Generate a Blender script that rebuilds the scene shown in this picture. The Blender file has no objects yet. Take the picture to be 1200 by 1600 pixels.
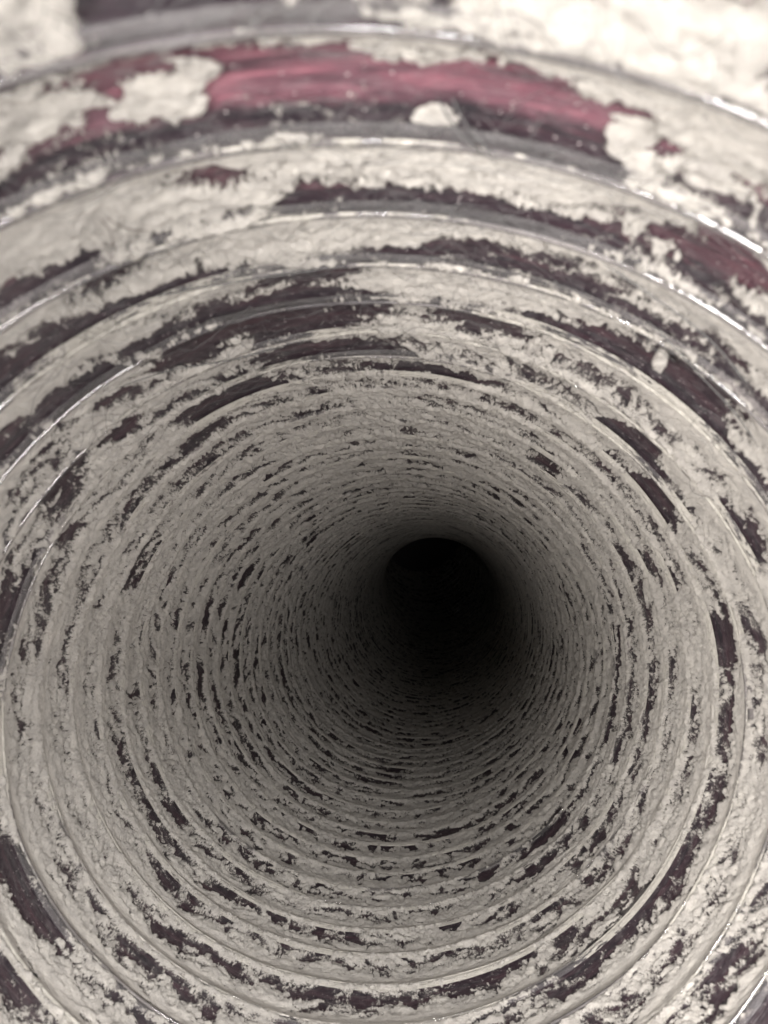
import bpy, math
import numpy as np
from mathutils import Matrix, Vector

# ------------------------------------------------------------------ camera, world, lamps, exposure
sc = bpy.context.scene
COL = sc.collection
R = 0.05                      # inner radius of the hose, metres
F = 1150.0                    # focal length in pixels of the 1200 x 1600 picture
cam_d = bpy.data.cameras.new('camera')
cam = bpy.data.objects.new('camera', cam_d)
COL.objects.link(cam)
cam.rotation_euler = (math.radians(90), 0, 0)
cam_d.sensor_fit = 'VERTICAL'
cam_d.sensor_height = 24.0
cam_d.lens = F / 1600 * 24.0
cam_d.clip_start = 0.002
cam_d.clip_end = 20
cam_d.dof.use_dof = True
cam_d.dof.focus_distance = 3.6 * R
cam_d.dof.aperture_fstop = 34
sc.camera = cam

w = bpy.data.worlds.new('World')
sc.world = w
w.use_nodes = True
bg = w.node_tree.nodes['Background']
bg.inputs[0].default_value = (0.8, 0.87, 1.0, 1)
bg.inputs[1].default_value = 0.22


def lamp(name, loc, target, size, power, col=(1, 1, 1), sy=None):
    d = bpy.data.lights.new(name, 'AREA')
    d.energy = power
    d.color = col
    if sy:
        d.shape = 'RECTANGLE'
        d.size_y = sy
    else:
        d.shape = 'DISK'
    d.size = size
    o = bpy.data.objects.new(name, d)
    COL.objects.link(o)
    o.location = loc
    o.rotation_euler = (Vector(target) - Vector(loc)).to_track_quat('-Z', 'Y').to_euler()
    return o


# unseen lamps added by the mouth, each for chosen walls; ceiling tube read from glints
lamp('added_top_lamp', (-0.005, -0.065, 0.050), (0.0, 0.05, -0.04), 0.035, 0.68, (1.0, 0.98, 0.95))  # added above the mouth to brighten the lower wall
lamp('unseen_left_lamp', (-0.076, -0.050, -0.040), (0.035, 0.07, -0.025), 0.035, 0.74, (1.0, 0.97, 0.93))  # unseen lamp set lower left for the right and top walls
lamp('added_glint_lamp', (-0.022, -0.070, -0.085), (0.0, 0.05, 0.0), 0.022, 0.105, (1.0, 0.98, 0.96))  # added below the mouth to put glints on the top ribs
lamp('added_deep_fill', (0.012, -0.030, 0.004), (0.01, 0.2, -0.035), 0.012, 0.024, (1.0, 1.0, 1.0))  # added close to the axis to lift the deep part
lamp('added_right_fill', (0.058, -0.055, -0.030), (-0.03, 0.08, -0.03), 0.03, 0.30, (1.0, 0.98, 0.96))  # added on the right to brighten the left wall
lamp('ceiling_tube_lamp', (0.03, -0.16, 0.08), (0, 0.1, -0.04), 0.20, 0.40, (0.96, 0.98, 1.0), 0.03)

sc.view_settings.view_transform = 'Standard'
sc.view_settings.look = 'None'
sc.view_settings.exposure = 0.0
sc.view_settings.gamma = 1.0
sc.cycles.max_bounces = 8
sc.cycles.diffuse_bounces = 4
sc.cycles.transparent_max_bounces = 12
sc.cycles.sample_clamp_indirect = 4

# ------------------------------------------------------------------ shape of the hose
VX, VY = 534.5, 669.3
P = 0.2041
PH = -0.686
# middle line of the hose: distance along it, offset to the right, offset down (in radii)
KNOTS = np.array([(0.0, 0.0391, 0.6375), (0.7, 0.0494, 0.6633), (1.4, 0.079, 0.7363), (2.1, 0.1259, 0.8502),
                  (2.8, 0.1883, 0.9983), (3.5, 0.2643, 1.1745), (4.6, 0.439, 1.4237), (5.75, 0.6199, 1.6586),
                  (7.6667, 0.9141, 2.0364), (9.5833, 1.201, 2.4057), (11.5, 1.48, 2.709), (13.5, 1.76, 2.93),
                  (15.0, 1.88, 3.00), (16.5, 1.92, 2.86), (18.0, 1.92, 2.45)])


def spline(x, y):
    """natural cubic spline"""
    n = len(x); h = np.diff(x)
    A = np.eye(n); r = np.zeros(n)
    for i in range(1, n - 1):
        A[i, i - 1:i + 2] = h[i - 1], 2 * (h[i - 1] + h[i]), h[i]
        r[i] = 6 * ((y[i + 1] - y[i]) / h[i] - (y[i] - y[i - 1]) / h[i - 1])
    m = np.linalg.solve(A, r)

    def f(q):
        i = np.clip(np.searchsorted(x, q) - 1, 0, n - 2)
        a = x[i + 1] - q; b = q - x[i]
        return ((m[i] * a ** 3 + m[i + 1] * b ** 3) / (6 * h[i]) + (y[i] / h[i] - m[i] * h[i] / 6) * a
                + (y[i + 1] / h[i] - m[i + 1] * h[i] / 6) * b)
    return f


MIDX = spline(KNOTS[:, 0], KNOTS[:, 1])
MIDY = spline(KNOTS[:, 0], KNOTS[:, 2])
d = np.array([(VX - 600) / F, (VY - 800) / F, 1.0]); d /= np.linalg.norm(d)
xa = np.cross([0, 1, 0], d); xa /= np.linalg.norm(xa)
ya = np.cross(d, xa)


# ------------------------------------------------------------------ noise
_tab = {}


def noise(a, s, na, ls, seed, shear=0.0):
    """periodic value noise: a in turns [0,1), na cells a turn, ls cell length along s"""
    key = (na, seed)
    if key not in _tab:
        _tab[key] = np.random.default_rng(seed * 7919 + na).uniform(-1, 1, (na, 2048)).astype(np.float32)
    T = _tab[key]
    x = a * na
    y = s / ls + shear * 0
    xi = np.floor(x).astype(int); yi = np.floor(y).astype(int)
    fx = x - xi; fy = y - yi
    fx = fx * fx * fx * (fx * (fx * 6 - 15) + 10); fy = fy * fy * fy * (fy * (fy * 6 - 15) + 10)
    x0 = xi % na; x1 = (xi + 1) % na; y0 = yi % 2048; y1 = (yi + 1) % 2048
    return (T[x0, y0] * (1 - fx) + T[x1, y0] * fx) * (1 - fy) + (T[x0, y1] * (1 - fx) + T[x1, y1] * fx) * fy


def fbm(a, s, na, ls, seed, octs, gain=0.55):
    r = 0; amp = 1; tot = 0
    for i in range(octs):
        r = r + amp * noise(a, s + 0.37 * i, na, ls, seed + i)
        tot += amp
        amp *= gain; na *= 2; ls *= 0.5
    return r / tot * 1.6


def sstep(x, a, b):
    t = np.clip((x - a) / (b - a), 0, 1)
    return t * t * (3 - 2 * t)


def tube(theta, s, rad):
    """theta round the hose, s along it (radii of the hose), rad distance from its middle line -> world xyz"""
    a = (theta / (2 * np.pi)) % 1.0
    rad = rad + 0.010 * noise(a, s, 7, 0.6, 5) + 0.0022 * noise(a, s, 31, 0.23, 6)
    s = s + 0.010 * noise(a, s, 6, 0.35, 15) + 0.0035 * noise(a, s, 19, 0.2, 16)
    X = MIDX(s) + rad * np.cos(theta)
    Y = MIDY(s) + rad * np.sin(theta)
    V = X[..., None] * xa + Y[..., None] * ya + s[..., None] * d
    return np.stack([V[..., 0], V[..., 2], -V[..., 1]], -1) * R


# bare and thickly dusted places: theta, s, half length round, half width along, amount
SPOTS = [(-1.83, 0.775, 0.12, 0.05, -1.5), (-1.30, 0.79, 0.05, 0.04, -1.2),
         (-1.6938, 0.7851, 0.1752, 0.057, -2.0),
         (-1.4501, 0.7947, 0.1765, 0.059, -2.0),
         (-1.8979, 0.7291, 0.0686, 0.0275, -1.5),
         (-1.249, 0.7535, 0.0708, 0.0609, 3.0),
         (-1.8664, 0.6361, 0.0296, 0.0316, 3.0),
         (-1.4335, 0.6604, 0.0757, 0.0285, 3.0),
         (-1.3278, 0.645, 0.054, 0.0304, 3.0),
         (-1.7588, 0.6705, 0.0525, 0.0326, -2.0),
         (-1.6049, 0.6862, 0.082, 0.0265, -1.5),
         (-1.4964, 0.9742, 0.2167, 0.0387, 2.0),
         (-1.9449, 0.9935, 0.1277, 0.0463, 2.0),
         (-1.816, 0.979, 0.0866, 0.0305, -2.0),
         (-1.5568, 1.0889, 0.2687, 0.0217, -1.2),
         (-1.1109, 0.9952, 0.0958, 0.0629, -2.0),
         (-1.2595, 0.9789, 0.0501, 0.0305, -1.2),
         (-1.774, 1.2173, 0.1985, 0.0463, 1.5),
         (-1.9747, 1.1698, 0.076, 0.0444, -2.0),
         (-1.9537, 1.298, 0.1483, 0.0271, -1.2),
         (-1.6699, 1.3853, 0.0743, 0.0298, -2.5),
         (-1.454, 1.4127, 0.1777, 0.0518, 1.5),
         (-2.2065, 1.4977, 0.1365, 0.0368, -1.2),
         (-1.7839, 1.5828, 0.2092, 0.0647, -2.5),
         (-1.342, 1.5934, 0.1219, 0.0545, -2.0),
         (-1.1001, 1.4766, 0.0902, 0.0619, -2.0),
         (-1.2196, 1.4545, 0.0626, 0.0313, -1.5),
         (-2.0035, 2.0199, 0.1263, 0.1, -2.0),
         (-2.2382, 1.807, 0.068, 0.0417, -2.0),
         (-1.6405, 1.9285, 0.1453, 0.0458, -1.5),
         (-0.9837, 1.3988, 0.1489, 0.0951, -2.2),
         (-0.8689, 1.8659, 0.0917, 0.0865, -2.0),
         (-0.7083, 2.0514, 0.1022, 0.0861, -1.8),
         (-0.9963, 2.6143, 0.0922, 0.0628, -2.0),
         (-1.4601, 2.5829, 0.0617, 0.0451, -2.0),
         (-1.4203, 2.0649, 0.1491, 0.0387, -2.0),
         (-2.7018, 1.8769, 0.1137, 0.049, -2.0),
         (-2.6553, 2.6071, 0.1129, 0.0633, -2.0),
         (-2.4084, 1.7772, 0.0675, 0.0482, -1.8),
         (-0.559, 1.6878, 0.1094, 0.0488, -2.0),
         (-0.2275, 2.0412, 0.0957, 0.0441, -1.5),
         (2.7673, 1.8362, 0.2033, 0.040, -1.5),
         (0.6732, 2.1393, 0.1212, 0.0633, -1.8),
         (0.872, 2.1327, 0.1507, 0.050, -1.1),
         (1.2012, 2.2676, 0.12, 0.04, -0.9),
         (0.4942, 1.9487, 0.1115, 0.0383, -1.4),
         (0.596, 1.6194, 0.12, 0.04, -0.8),
         (2.6049, 1.7232, 0.0964, 0.0382, -0.8),
         (1.2909, 3.7875, 0.15, 0.08, -1.0),
         (0.7379, 3.1239, 0.1728, 0.0771, -1.3)]


def bulge(t):
    """depth of the wall outside the crest line, t = 0..1 from one crest to the next"""
    return 0.034 * np.sin(np.pi * np.clip(t, 0, 1) ** 0.9) ** 0.8


def dust_field(th, n, t):
    """thickness of the dust (radii of the hose); negative = bare"""
    s = (n + PH + t) * P
    a = (th / (2 * np.pi)) % 1.0
    # streaks lie nearly round the hose and drift a little
    drift = 0.16 * fbm(a, s, 5, 1.2, 11, 2) + 0.035 * fbm(a, s, 26, 0.3, 13, 2)
    sw = s + drift + 0.010 * fbm(a, s, 120, 0.03, 21, 3)
    aw = a + 0.005 * fbm(a, s, 60, 0.05, 31, 3)
    near = 1 - sstep(s, 1.1, 2.4)
    far = sstep(s, 1.7, 3.4)
    big = fbm(aw, sw, 14, 0.12, 41, 3)
    g1 = fbm(aw, sw, 56, 0.026, 51, 6, 0.72)
    g2 = fbm(aw, sw, 105, 0.024, 56, 4, 0.66)
    gap = g1 * (1 - far) + g2 * far
    fine = fbm(aw, sw, 600, 0.010, 61, 2, 0.7)
    crack = np.abs(fbm(aw, sw, 90, 0.034, 65, 4, 0.62))
    under = np.sin(th)              # +1 at the bottom of the hose
    # dust lies thick just past a crest and thins out towards the next one
    prof = 1.17 - 0.80 * sstep(t, 0.30, 0.72) + 0.70 * sstep(t, 0.86, 0.95) + 0.10 * far
    m = prof + 0.42 * big * (0.85 + 0.15 * near) + (0.95 + 0.10 * far) * gap + 0.24 * fine
    m = m - 0.75 * np.exp(-(crack / 0.045) ** 2) * sstep(t, 0.2, 0.5) * (1 - sstep(t, 0.9, 0.98))
    m = m - 0.62 * (1 - sstep(s, 1.25, 1.75)) * sstep(t, 0.74, 0.82) * (1 - sstep(t, 0.90, 0.96))
    m = m - 0.06 * sstep(s, 1.35, 1.6) * (1 - sstep(s, 2.1, 2.6)) * sstep(-under, -0.3, 0.8)
    # the crests of the nearest ribs are rubbed clean, the slopes before them ragged
    m = m - 1.4 * (1 - sstep(s, 1.5, 2.1)) * (1 - sstep(t, 0.015, 0.05) + sstep(t, 0.93, 0.96)) - 0.03 * near * sstep(t, 0.25, 0.45)
    # fingers across the valleys low down on the right
    low = sstep(under, 0.2, 0.9) * (1 - sstep(s, 3.5, 6))
    m = m + low * (0.45 * noise(aw, s, 210, 0.10, 71) - 0.12)
    for (t0, s0, rt, rs, am) in SPOTS:
        dth = (th - t0 + np.pi) % (2 * np.pi) - np.pi
        q = (dth / rt) ** 2 + ((s - s0) / rs) ** 2
        if q.min() < 3:
            q = np.clip(q * (1 + 0.5 * big) + 0.8 * gap + 0.25 * fine, 0, 99)
            m = m + 0.8 * am * np.exp(-np.clip(q, 0, 30) ** 2 * 0.8)
    lump = 1 - np.abs(fbm(aw, sw, 95, 0.026, 81, 5, 0.66)) * 1.6
    grain = fbm(aw, sw, 520, 0.009, 91, 2)
    ridge = 1 - np.abs(fbm(aw, sw, 80, 0.022, 101, 5, 0.66)) * 1.8
    rough = sstep(t, 0.25, 0.5) * (1 - sstep(t, 0.93, 1.0))
    soft = sstep(m, 0, 0.7)
    th_ = 0.0008 + 0.0065 * (1 - np.exp(-np.clip(m, 0, 9) / 0.40))
    th_ = th_ * (1 + 0.5 * rough)
    T = th_ + (0.0100 * lump * near * (0.35 + 0.65 * rough) + 0.0115 * ridge * (1 - near) * (0.12 + 0.80 * rough)
               + 0.0034 * grain * (0.1 + 0.7 * rough)) * soft
    T = np.where(m > -0.14, np.maximum(T, 0.0006), -0.001)
    # the crest itself keeps only a film
    edge = sstep(t, 0.0, 0.09) * (1 - sstep(t, 0.94, 1.0))
    T = np.where(T > 0, T * (0.25 + 0.75 * edge), T)
    return T, m


# ------------------------------------------------------------------ materials
def mat(name):
    m = bpy.data.materials.new(name)
    m.use_nodes = True
    nt = m.node_tree
    nt.nodes.clear()
    out = nt.nodes.new('ShaderNodeOutputMaterial')
    return m, nt, out


def N(nt, typ, **kw):
    n = nt.nodes.new(typ)
    for k, v in kw.items():
        if k.startswith('i_'):
            n.inputs[k[2:].replace('_', ' ')].default_value = v
        else:
            setattr(n, k, v)
    return n


def coords(nt, sx, sz):
    at = N(nt, 'ShaderNodeAttribute', attribute_name='tube')
    mp = N(nt, 'ShaderNodeMapping')
    mp.inputs['Scale'].default_value = (sx, sx, sz)
    nt.links.new(at.outputs['Vector'], mp.inputs['Vector'])
    return mp.outputs[0]


def noise_node(nt, vec, scale, detail=4, rough=0.6, dist=0.0):
    n = N(nt, 'ShaderNodeTexNoise')
    n.inputs['Scale'].default_value = scale
    n.inputs['Detail'].default_value = detail
    n.inputs['Roughness'].default_value = rough
    n.inputs['Distortion'].default_value = dist
    nt.links.new(vec, n.inputs['Vector'])
    return n.outputs['Fac']


def ramp(nt, fac, stops):
    r = N(nt, 'ShaderNodeValToRGB')
    el = r.color_ramp.elements
    while len(el) < len(stops):
        el.new(0.5)
    for e, (p, c) in zip(el, stops):
        e.position = p
        e.color = c if len(c) == 4 else (*c, 1)
    nt.links.new(fac, r.inputs[0])
    return r.outputs[0]


# pale dust
DUST, nt, out = mat('pale_dust')
b = N(nt, 'ShaderNodeBsdfPrincipled')
b.inputs['Roughness'].default_value = 0.95
b.inputs['Specular IOR Level'].default_value = 0.15
v = coords(nt, 1, 2.2)
c = ramp(nt, noise_node(nt, v, 22, 5, 0.7), [(0.30, (0.36, 0.333, 0.31)), (0.5, (0.475, 0.442, 0.408)), (0.72, (0.575, 0.537, 0.49))])
nt.links.new(c, b.inputs['Base Color'])
v2 = coords(nt, 1, 3.5)
h = noise_node(nt, v2, 95, 5, 0.8, 0.5)
bp = N(nt, 'ShaderNodeBump')
bp.inputs['Strength'].default_value = 0.8
bp.inputs['Distance'].default_value = 0.032 * R
# smooth just past each crest, crumbly on the slope up to the next one
ta = N(nt, 'ShaderNodeAttribute', attribute_name='tube')
ts = N(nt, 'ShaderNodeSeparateXYZ')
nt.links.new(ta.outputs['Vector'], ts.inputs[0])
tp = N(nt, 'ShaderNodeMath', operation='MULTIPLY_ADD')
nt.links.new(ts.outputs[2], tp.inputs[0]); tp.inputs[1].default_value = 1 / P; tp.inputs[2].default_value = 1 - PH
tf = N(nt, 'ShaderNodeMath', operation='FRACT')
nt.links.new(tp.outputs[0], tf.inputs[0])
tm = ramp(nt, tf.outputs[0], [(0.0, (0.25,) * 3), (0.25, (0.35,) * 3), (0.45, (1, 1, 1)), (0.90, (1, 1, 1)), (0.97, (0.25,) * 3)])
th_m = N(nt, 'ShaderNodeMath', operation='MULTIPLY')
nt.links.new(h, th_m.inputs[0]); nt.links.new(tm, th_m.inputs[1])
nt.links.new(th_m.outputs[0], bp.inputs['Height'])
nt.links.new(bp.outputs[0], b.inputs['Normal'])
# where the coating thins out it breaks up into specks
ad = N(nt, 'ShaderNodeAttribute', attribute_name='dust')
ma = N(nt, 'ShaderNodeMath', operation='MULTIPLY_ADD')
nt.links.new(noise_node(nt, coords(nt, 1, 2.6), 150, 3, 0.8), ma.inputs[0])
ma.inputs[1].default_value = 1.5
ma.inputs[2].default_value = -0.80
mb = N(nt, 'ShaderNodeMath', operation='ADD')
nt.links.new(ma.outputs[0], mb.inputs[0])
nt.links.new(ad.outputs['Fac'], mb.inputs[1])
al = ramp(nt, mb.outputs[0], [(0.0, (0, 0, 0)), (0.06, (0.30,) * 3), (0.20, (0.62,) * 3), (0.32, (1, 1, 1))])
tr = N(nt, 'ShaderNodeBsdfTransparent')
mx = N(nt, 'ShaderNodeMixShader')
nt.links.new(al, mx.inputs[0])
nt.links.new(tr.outputs[0], mx.inputs[1])
nt.links.new(b.outputs[0], mx.inputs[2])
nt.links.new(mx.outputs[0], out.inputs[0])

# wine coloured glossy plastic of the hose wall
WALL, nt, out = mat('wine_plastic')
b = N(nt, 'ShaderNodeBsdfPrincipled')
v = coords(nt, 1, 7)
c1 = ramp(nt, noise_node(nt, v, 9, 5, 0.65, 0.3), [(0.34, (0.040, 0.018, 0.025)), (0.46, (0.085, 0.038, 0.050)), (0.58, (0.130, 0.052, 0.068)), (0.74, (0.24, 0.088, 0.112))])
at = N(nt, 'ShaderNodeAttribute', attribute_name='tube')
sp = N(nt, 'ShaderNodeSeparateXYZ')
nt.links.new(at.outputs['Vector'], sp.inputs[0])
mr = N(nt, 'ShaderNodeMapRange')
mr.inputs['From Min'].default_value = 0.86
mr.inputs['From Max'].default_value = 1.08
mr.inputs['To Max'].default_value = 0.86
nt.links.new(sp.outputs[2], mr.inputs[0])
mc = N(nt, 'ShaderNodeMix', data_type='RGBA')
# the wall colour turns charcoal in a band before every rib
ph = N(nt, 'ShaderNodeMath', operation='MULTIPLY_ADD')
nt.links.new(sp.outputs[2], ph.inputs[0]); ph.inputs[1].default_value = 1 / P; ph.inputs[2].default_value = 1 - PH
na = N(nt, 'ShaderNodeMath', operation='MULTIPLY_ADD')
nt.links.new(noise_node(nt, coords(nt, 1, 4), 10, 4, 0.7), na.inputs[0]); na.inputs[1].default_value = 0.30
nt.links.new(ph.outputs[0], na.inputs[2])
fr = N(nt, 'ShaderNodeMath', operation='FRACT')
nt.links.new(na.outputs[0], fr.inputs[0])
dark_band = ramp(nt, fr.outputs[0], [(0.0, (0.9, 0.9, 0.9)), (0.10, (0.9, 0.9, 0.9)), (0.16, (0, 0, 0)), (0.86, (0, 0, 0)), (0.97, (0.95, 0.95, 0.95))])
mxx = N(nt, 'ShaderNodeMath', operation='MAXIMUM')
nt.links.new(dark_band, mxx.inputs[0]); nt.links.new(mr.outputs[0], mxx.inputs[1])
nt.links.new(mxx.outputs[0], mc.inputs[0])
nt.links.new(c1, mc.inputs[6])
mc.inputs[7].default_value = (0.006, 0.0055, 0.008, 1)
vo = N(nt, 'ShaderNodeTexVoronoi')
vo.inputs['Scale'].default_value = 110
nt.links.new(coords(nt, 1, 1.3), vo.inputs['Vector'])
vs = N(nt, 'ShaderNodeSeparateColor')
nt.links.new(vo.outputs['Color'], vs.inputs[0])
vm = N(nt, 'ShaderNodeMath', operation='MULTIPLY')
nt.links.new(vs.outputs[0], vm.inputs[0]); vm.inputs[1].default_value = 0.15
vl = N(nt, 'ShaderNodeMath', operation='LESS_THAN')
nt.links.new(vo.outputs['Distance'], vl.inputs[0]); nt.links.new(vm.outputs[0], vl.inputs[1])
hz = N(nt, 'ShaderNodeMix', data_type='RGBA')
hr = ramp(nt, noise_node(nt, coords(nt, 1, 2.5), 34, 6, 0.8, 0.6), [(0.48, (0, 0, 0)), (0.78, (0.18,) * 3)])
nt.links.new(hr, hz.inputs[0])
nt.links.new(mc.outputs[2], hz.inputs[6])
hz.inputs[7].default_value = (0.30, 0.28, 0.28, 1)
mc = hz
ms = N(nt, 'ShaderNodeMix', data_type='RGBA')
nt.links.new(vl.outputs[0], ms.inputs[0])
nt.links.new(mc.outputs[2], ms.inputs[6])
ms.inputs[7].default_value = (0.42, 0.38, 0.37, 1)
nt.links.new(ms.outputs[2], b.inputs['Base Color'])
b.inputs['Roughness'].default_value = 0.34
b.inputs['Coat Weight'].default_value = 0.8
b.inputs['Coat Roughness'].default_value = 0.12
v3 = coords(nt, 1, 9)
bp = N(nt, 'ShaderNodeBump')
bp.inputs['Strength'].default_value = 0.35
bp.inputs['Distance'].default_value = 0.003 * R * 4
nt.links.new(noise_node(nt, v3, 26, 4, 0.6), bp.inputs['Height'])
nt.links.new(bp.outputs[0], b.inputs['Normal'])
nt.links.new(b.outputs[0], out.inputs[0])

# clear rib: see-through plastic with a film of dust over most of it
RIB, nt, out = mat('clear_rib_plastic')
at = N(nt, 'ShaderNodeAttribute', attribute_name='dust')
clear = N(nt, 'ShaderNodeBsdfPrincipled')
clear.inputs['Base Color'].default_value = (0.17, 0.16, 0.165, 1)
clear.inputs['Roughness'].default_value = 0.08
clear.inputs['Coat Weight'].default_value = 1.0
clear.inputs['Coat Roughness'].default_value = 0.05
tr = N(nt, 'ShaderNodeBsdfTransparent')
tr.inputs[0].default_value = (0.9, 0.88, 0.9, 1)
mx = N(nt, 'ShaderNodeMixShader')
v = coords(nt, 1, 5)
fz = ramp(nt, noise_node(nt, v, 14, 4, 0.7), [(0.3, (0.12, 0.12, 0.12)), (0.7, (0.42, 0.42, 0.42))])
nt.links.new(fz, mx.inputs[0])
nt.links.new(tr.outputs[0], mx.inputs[1])
nt.links.new(clear.outputs[0], mx.inputs[2])
gl = N(nt, 'ShaderNodeBsdfGlossy')
gl.inputs['Roughness'].default_value = 0.10
fn = N(nt, 'ShaderNodeFresnel')
fn.inputs['IOR'].default_value = 1.7
mg = N(nt, 'ShaderNodeMixShader')
nt.links.new(fn.outputs[0], mg.inputs[0])
nt.links.new(mx.outputs[0], mg.inputs[1])
nt.links.new(gl.outputs[0], mg.inputs[2])
mx = mg
du = N(nt, 'ShaderNodeBsdfPrincipled')
du.inputs['Roughness'].default_value = 0.95
du.inputs['Specular IOR Level'].default_value = 0.1
vd = coords(nt, 1, 3)
cd = ramp(nt, noise_node(nt, vd, 40, 5, 0.7), [(0.3, (0.36, 0.335, 0.30)), (0.7, (0.55, 0.515, 0.465))])
bpd = N(nt, 'ShaderNodeBump')
bpd.inputs['Strength'].default_value = 1.0
bpd.inputs['Distance'].default_value = 0.015 * R
nt.links.new(noise_node(nt, coords(nt, 1, 3.5), 70, 5, 0.8, 0.5), bpd.inputs['Height'])
nt.links.new(bpd.outputs[0], du.inputs['Normal'])
nt.links.new(cd, du.inputs['Base Color'])
m2 = N(nt, 'ShaderNodeMixShader')
add = N(nt, 'ShaderNodeMath', operation='ADD')
nt.links.new(at.outputs['Fac'], add.inputs[0])
nz = N(nt, 'ShaderNodeMath', operation='MULTIPLY_ADD')
nt.links.new(noise_node(nt, coords(nt, 1, 6), 30, 5, 0.7), nz.inputs[0])
nz.inputs[1].default_value = 2.0
nz.inputs[2].default_value = -1.0
nt.links.new(nz.outputs[0], add.inputs[1])
cr = ramp(nt, add.outputs[0], [(0.42, (0, 0, 0)), (0.58, (1, 1, 1))])
nt.links.new(cr, m2.inputs[0])
nt.links.new(mx.outputs[0], m2.inputs[1])
nt.links.new(du.outputs[0], m2.inputs[2])
nt.links.new(m2.outputs[0], out.inputs[0])


# ------------------------------------------------------------------ mesh building
def grid_mesh(name, co, tube_at, keep=None, closed=False, dust=None):
    """co (nu, nv, 3); faces wound to look into the hose"""
    nu, nv = co.shape[:2]
    iu = np.arange(nu if closed else nu - 1)
    jv = np.arange(nv - 1)
    A, B = np.meshgrid(iu, jv, indexing='ij')
    A2 = (A + 1) % nu
    q = np.stack([A * nv + B, A * nv + B + 1, A2 * nv + B + 1, A2 * nv + B], -1).reshape(-1, 4)
    if keep is not None:
        k = keep
        kk = (k[A, B] | k[A, B + 1] | k[A2, B + 1] | k[A2, B]).reshape(-1)
        q = q[kk]
    used = np.zeros(nu * nv, bool)
    used[q.ravel()] = True
    remap = np.cumsum(used) - 1
    q = remap[q]
    cc = co.reshape(-1, 3)[used]
    me = bpy.data.meshes.new(name)
    if len(q) == 0:
        return None
    me.vertices.add(len(cc))
    me.vertices.foreach_set('co', cc.astype(np.float32).ravel())
    me.loops.add(q.size)
    me.loops.foreach_set('vertex_index', q.ravel().astype(np.int32))
    me.polygons.add(len(q))
    me.polygons.foreach_set('loop_start', np.arange(0, q.size, 4, dtype=np.int32))
    me.polygons.foreach_set('loop_total', np.full(len(q), 4, np.int32))
    me.polygons.foreach_set('use_smooth', np.ones(len(q), bool))
    at = me.attributes.new('tube', 'FLOAT_VECTOR', 'POINT')
    at.data.foreach_set('vector', tube_at.reshape(-1, 3)[used].astype(np.float32).ravel())
    if dust is not None:
        a2 = me.attributes.new('dust', 'FLOAT', 'POINT')
        a2.data.foreach_set('value', dust.reshape(-1)[used].astype(np.float32).ravel())
    me.update()
    return me


def link(name, me, material, parent=None, kind=None):
    me.materials.append(material)
    o = bpy.data.objects.new(name, me)
    COL.objects.link(o)
    if parent:
        o.parent = parent
    if kind:
        o['kind'] = kind
    return o


def tag(o, label, cat, group=None):
    o['label'] = label
    o['category'] = cat
    if group:
        o['group'] = group


hose = bpy.data.objects.new('corrugated_hose', None)
COL.objects.link(hose)
hose.empty_display_size = 0.02
tag(hose, 'inside of a ribbed wine coloured plastic hose caked with pale dust, its far end dark', 'hose')


def tube_attr(th, s):
    return np.stack([np.cos(th), np.sin(th), s], -1)


N0, N1 = 1, 88
for n in range(N0, N1):
    s_mid = (n + PH + 0.5) * P
    if s_mid < 0.7:
        nth, nv = 900, 26
    elif s_mid < 1.9:
        nth, nv = 1700, 50
    elif s_mid < 3.2:
        nth, nv = 1600, 36
    elif s_mid < 6:
        nth, nv = 1000, 20
    else:
        nth, nv = 400, 9
    # wall
    wt, wv = (360, 14) if s_mid < 5 else (200, 8)
    th, t = np.meshgrid(np.arange(wt) / wt * 2 * np.pi, np.linspace(0, 1, wv), indexing='ij')
    s = (n + PH + t) * P
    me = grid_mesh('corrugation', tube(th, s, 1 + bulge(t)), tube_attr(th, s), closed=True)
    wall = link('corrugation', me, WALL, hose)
    # dust
    th, t = np.meshgrid(np.arange(nth) / nth * 2 * np.pi, np.linspace(0.0, 1.0, nv), indexing='ij')
    T, m = dust_field(th, n, t)
    s = (n + PH + t) * P
    me = grid_mesh('dust_coating', tube(th, s, 1 + bulge(t) - T), tube_attr(th, s), keep=T > 0, closed=True, dust=m)
    if me:
        link('dust_coating', me, DUST, wall, 'stuff')
    # rib: a bead on the crest with a skirt of film on its near side
    rt = 900 if s_mid < 4 else 300
    prof = [(-0.12, 0.006), (-0.08, 0.0), (-0.04, -0.002)]
    rb = 0.0040 if s_mid < 1.5 else (0.0030 if s_mid < 2.2 else 0.0012)
    for k in range(9):
        an = math.radians(200 - k * 27)
        prof.append((rb * 1.3 * math.cos(an) / P, -rb * 0.9 - rb * math.sin(an) * 1.0))
    pt = np.array([p[0] for p in prof]); pr = np.array([p[1] for p in prof])
    th, ti = np.meshgrid(np.arange(rt) / rt * 2 * np.pi, np.arange(len(prof)), indexing='ij')
    a = (th / 2 / np.pi) % 1
    jit = (0.001 if s_mid < 1.5 else 0.0035) * noise(a, 0 * th + n * 1.7, 24, 1.0, 7)
    t = pt[ti]
    s = (n + PH + t) * P + 0.004 * noise(a, 0 * th + n * 2.3, 16, 1.0, 8)
    rad = 1 + pr[ti] + jit * (ti > 0)
    cover = 0.18 + 0.82 * sstep(s, 1.2, 2.2) + 0.85 * fbm(a, s * 0.4 + n * 1.3, 12, 1.0, 9, 4)
    cover = cover - 0.35 * (ti < 3) * (1 - sstep(s, 1.0, 3.0)) - 0.25 * (ti > 4) * (ti < 9)
    me = grid_mesh('rib', tube(th, s, rad), tube_attr(th, s), closed=True, dust=cover)
    link('rib', me, RIB, wall)


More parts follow.
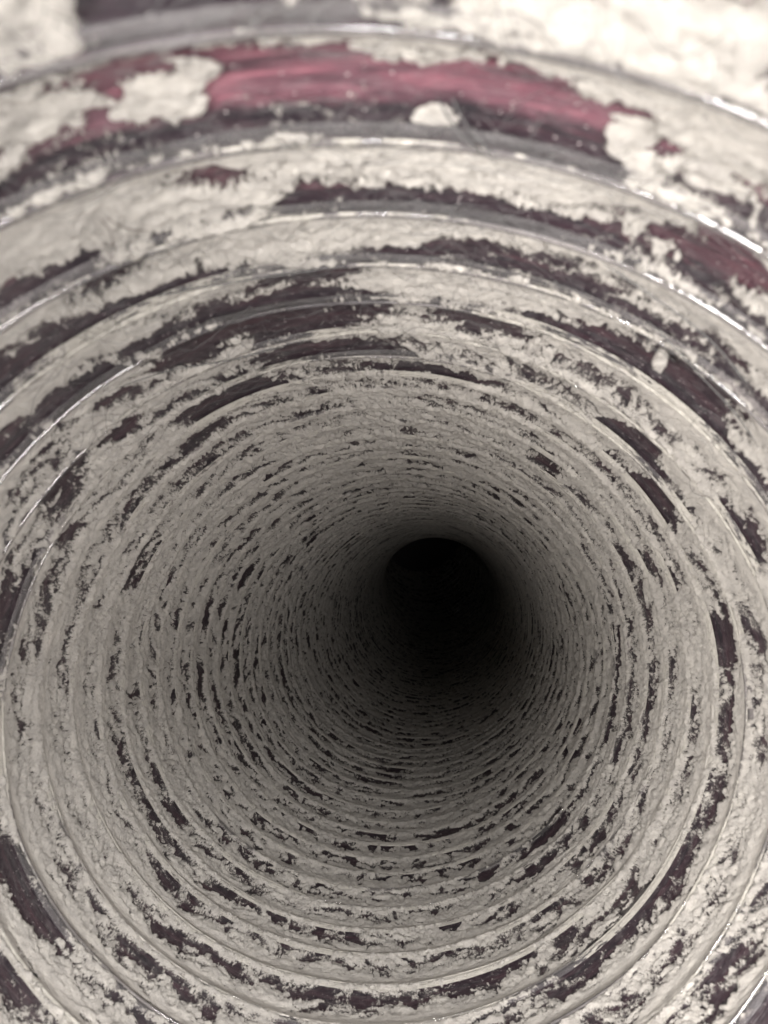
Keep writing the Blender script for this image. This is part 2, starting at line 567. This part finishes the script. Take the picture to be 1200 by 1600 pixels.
# ------------------------------------------------------------------ loose things in the hose
def wall_radius(s):
    t = (s / P - PH) % 1.0
    return 1 + bulge(t)


def clump(label, t0, s0, rt, rs, seed, high=0.011):
    """a lumpy crumb of dust lying on the wall, closed underneath"""
    nu, nv = 110, 70
    u, v = np.meshgrid(np.linspace(-1.6, 1.6, nu), np.linspace(-1.6, 1.6, nv), indexing='ij')
    th = t0 + u * rt
    s = s0 + v * rs
    a = (th / 2 / np.pi) % 1
    f = 0.9 - (u * u + v * v) ** 0.8 + 1.15 * fbm(a, s, 90, 0.045, seed, 6, 0.68)
    lump = 1 - np.abs(fbm(a, s, 150, 0.03, seed + 30, 4, 0.6)) * 1.5
    T = np.where(f > 0, high * (1 - np.exp(-np.clip(f, 0, 5) / 0.3)) * (0.55 + 0.6 * lump), f * 0.01)
    me = grid_mesh('dust_clump', tube(th, s, wall_radius(s) - 0.002 - T), tube_attr(th, s), keep=T > 0, dust=f * 3 - 0.1)
    o = link('dust_clump', me, DUST)
    tag(o, label, 'dust clump', 'loose dust clumps on the bare wine red band')
    return o


clump('pale wedge of dust on the left half of the wine red band near the top', -1.7892, 0.8004, 0.0539, 0.0381, 301)
clump('knobbly pale dust clump farthest left on the wine red band, by the left edge', -1.9062, 0.7903, 0.053, 0.0408, 302)
clump('pale dust clump high in the middle of the wine red band near the top', -1.5374, 0.760, 0.055, 0.032, 303, 0.009)
clump('small thin pale crumb in the dark strip below the wine red band', -1.5235, 0.8509, 0.032, 0.014, 304, 0.005)
clump('upper of two round pale crumbs right of the bare wine red band', -1.3151, 0.8197, 0.026, 0.030, 305, 0.009)
clump('lower of two round pale crumbs right of the bare wine red band', -1.287, 0.8539, 0.032, 0.026, 306, 0.009)


def plain(name, colour, rough, alpha=1.0):
    m, nt, out = mat(name)
    b = N(nt, 'ShaderNodeBsdfPrincipled')
    b.inputs['Roughness'].default_value = rough
    v = coords(nt, 1, 1)
    lo = tuple(c * 0.75 for c in colour)
    nt.links.new(ramp(nt, noise_node(nt, v, 40, 3), [(0.3, lo), (0.7, colour)]), b.inputs['Base Color'])
    b.inputs['Alpha'].default_value = alpha
    nt.links.new(b.outputs[0], out.inputs[0])
    return m


HAIR = plain('dark_hair', (0.10, 0.08, 0.07), 0.5)
LINT = plain('grey_lint', (0.10, 0.097, 0.095), 0.7, 0.55)


def fibre(name, label, cat, pts, lift, thick, material, group=None):
    """thin fibre through (theta, s) points, lift = distance off the wall at each"""
    pts = np.array([(p[0], p[1], l) for p, l in zip(pts, lift)])
    k = 48
    x = np.linspace(0, len(pts) - 1, k)
    # Catmull-Rom
    ex = np.vstack([2 * pts[0] - pts[1], pts, 2 * pts[-1] - pts[-2]])
    i = np.clip(np.floor(x).astype(int), 0, len(pts) - 2)
    f = (x - i)[:, None]
    p0, p1, p2, p3 = ex[i], ex[i + 1], ex[i + 2], ex[i + 3]
    c = 0.5 * (2 * p1 + (p2 - p0) * f + (2 * p0 - 5 * p1 + 4 * p2 - p3) * f ** 2 + (3 * p1 - p0 - 3 * p2 + p3) * f ** 3)
    co = tube(c[:, 0], c[:, 1], 1.0 - c[:, 2])
    tan = np.gradient(co, axis=0)
    tan /= np.linalg.norm(tan, axis=1)[:, None]
    up = np.cross(tan, [0.3, 0.2, 0.93]); up /= np.linalg.norm(up, axis=1)[:, None]
    vv = np.cross(tan, up)
    an = np.arange(6) / 6 * 2 * np.pi
    tp = np.clip(np.minimum(np.arange(k), k - 1 - np.arange(k)) / 5.0, 0.15, 1)[None, :, None]
    g = co[None] + (np.cos(an)[:, None, None] * up[None] + np.sin(an)[:, None, None] * vv[None]) * thick * R * tp
    att = np.stack([np.cos(c[:, 0]), np.sin(c[:, 0]), c[:, 1] * 8], -1)[None].repeat(6, 0)
    o = link(name, grid_mesh(name, g, att, closed=True), material)
    tag(o, label, cat, group)
    return o


fibre('hair', 'left of two dark curved hairs lying on pale dust near the upper left edge', 'hair',
      [(-1.926, 0.915), (-1.928, 0.958), (-1.937, 0.995), (-1.949, 1.03)], [0.015, 0.012, 0.010, 0.004], 0.0010, HAIR, 'dark hairs on the dust')
fibre('hair', 'right of two dark curved hairs lying on pale dust near the upper left edge', 'hair',
      [(-1.919, 0.917), (-1.916, 0.954), (-1.907, 0.99), (-1.89, 1.02)], [0.015, 0.012, 0.008, 0.004], 0.0009, HAIR, 'dark hairs on the dust')
LG = 'grey lint threads caught on the ribs'
fibre('lint_thread', 'straight grey lint thread slanting across the dark strip under the wine red band', 'lint thread',
      [(-1.527, 0.80), (-1.502, 0.835), (-1.474, 0.866), (-1.443, 0.89)], [-0.01, 0.002, 0.008, 0.006], 0.0016, LINT, LG)
fibre('lint_thread', 'fainter grey lint thread beside the slanting one under the wine red band', 'lint thread',
      [(-1.511, 0.80), (-1.486, 0.835), (-1.451, 0.878)], [-0.01, 0.003, 0.006], 0.0012, LINT, LG)
fibre('lint_thread', 'long grey lint thread strung beside the third rib, upper left', 'lint thread',
      [(-1.97, 1.25), (-1.859, 1.272), (-1.753, 1.283), (-1.658, 1.29)], [0.0, 0.008, 0.010, 0.006], 0.0016, LINT, LG)
fibre('lint_thread', 'grey lint thread running along the rib left of the dark bare patch, upper left', 'lint thread',
      [(-2.168, 1.53), (-2.04, 1.60), (-1.92, 1.68), (-1.788, 1.71)], [0.004, 0.006, 0.010, 0.008], 0.0016, LINT, LG)
fibre('lint_thread', 'grey lint thread looping past the round crumb, upper right', 'lint thread',
      [(-1.116, 1.23), (-0.983, 1.28), (-0.88, 1.31), (-0.773, 1.36)], [0.004, 0.012, 0.012, 0.004], 0.0018, LINT, LG)
fibre('lint_thread', 'grey lint thread crossing bare wine coloured plastic near the upper right edge', 'lint thread',
      [(-1.244, 1.11), (-1.147, 1.13), (-1.016, 1.16), (-0.892, 1.22)], [0.0, 0.008, 0.01, 0.006], 0.0018, LINT, LG)


def crumb(label, t0, s0, lift, size, seed):
    nu, nv = 40, 24
    u, v = np.meshgrid(np.arange(nu) / nu * 2 * np.pi, np.linspace(0.02, np.pi - 0.02, nv), indexing='ij')
    a = (u / 2 / np.pi)
    rr = 1 + 0.30 * fbm(a, v, 4, 1.0, seed, 4, 0.6)
    c = tube(np.array([t0]), np.array([s0]), np.array([1 - lift]))[0]
    g = c + np.stack([np.cos(u) * np.sin(v) * 0.8, np.sin(u) * np.sin(v) * 0.8, np.cos(v) * 1.15], -1) * rr[..., None] * size * R
    att = np.stack([np.cos(u) * np.sin(v), np.sin(u) * np.sin(v), np.cos(v)], -1) * 0.3
    o = link('dust_crumb', grid_mesh('dust_crumb', g, att, closed=True, dust=np.ones(g.shape[:2])), DUST)
    tag(o, label, 'dust crumb')


crumb('single round grey crumb caught on a clear rib at the upper right', -1.038, 1.335, 0.010, 0.017, 401)


# ------------------------------------------------------------------ fuzz: hundreds of fine short lint hairs on the upper ribs
def fuzz(count, seed):
    r = np.random.default_rng(seed)
    k = 10
    allco, allat, faces = [], [], []
    base = 0
    for i in range(count):
        n = r.integers(3, 10)
        th0 = -np.pi / 2 + r.normal(0, 0.42)
        s0 = (n + PH + r.uniform(0.72, 1.04)) * P
        ln = r.uniform(0.04, 0.16)
        an = r.normal(0, 0.35) + (0.9 if r.random() < 0.2 else 0)
        x = np.linspace(-0.5, 0.5, k)
        bend = r.normal(0, 0.8) * ln
        th = th0 + x * ln * math.cos(an) - bend * x * x * math.sin(an) * 3
        s = s0 + x * ln * math.sin(an) + bend * (x * x - 0.1) * 2
        lift = 0.006 + 0.012 * r.random() * (1 - (2 * x) ** 2) + r.uniform(0, 0.006)
        co = tube(th, s, wall_radius(s) - lift - 0.012)
        tan = np.gradient(co, axis=0); tan /= np.linalg.norm(tan, axis=1)[:, None]
        up = np.cross(tan, [0.3, 0.2, 0.93]); up /= np.linalg.norm(up, axis=1)[:, None]
        vv = np.cross(tan, up)
        w_ = r.uniform(0.00015, 0.0005) * R
        for j in range(3):
            q = j * 2.0944
            allco.append(co + (math.cos(q) * up + math.sin(q) * vv) * w_)
            allat.append(np.stack([np.cos(th), np.sin(th), s * 6], -1))
        for j in range(3):
            a0 = base + j * k; b0 = base + ((j + 1) % 3) * k
            for q in range(k - 1):
                faces.append((a0 + q, a0 + q + 1, b0 + q + 1, b0 + q))
        base += 3 * k
    me = bpy.data.meshes.new('lint_fuzz')
    me.from_pydata(np.concatenate(allco).tolist(), [], faces)
    at = me.attributes.new('tube', 'FLOAT_VECTOR', 'POINT')
    at.data.foreach_set('vector', np.concatenate(allat).astype(np.float32).ravel())
    o = link('lint_fuzz', me, LINT, None, 'stuff')
    tag(o, 'fine grey lint hairs caught along the nearest ribs at the top', 'lint')


fuzz(600, 77)

# unseen cap added to keep outside light out of the far end
me = bpy.data.meshes.new('light_block_cap')
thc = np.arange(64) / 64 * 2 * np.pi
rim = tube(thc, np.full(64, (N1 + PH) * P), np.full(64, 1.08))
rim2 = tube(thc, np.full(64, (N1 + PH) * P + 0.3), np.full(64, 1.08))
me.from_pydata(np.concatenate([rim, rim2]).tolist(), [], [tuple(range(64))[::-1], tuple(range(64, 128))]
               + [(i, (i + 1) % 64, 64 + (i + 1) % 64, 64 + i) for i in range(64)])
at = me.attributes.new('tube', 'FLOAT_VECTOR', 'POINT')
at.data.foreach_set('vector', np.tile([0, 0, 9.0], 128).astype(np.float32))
link('light_block_cap', me, WALL, hose)
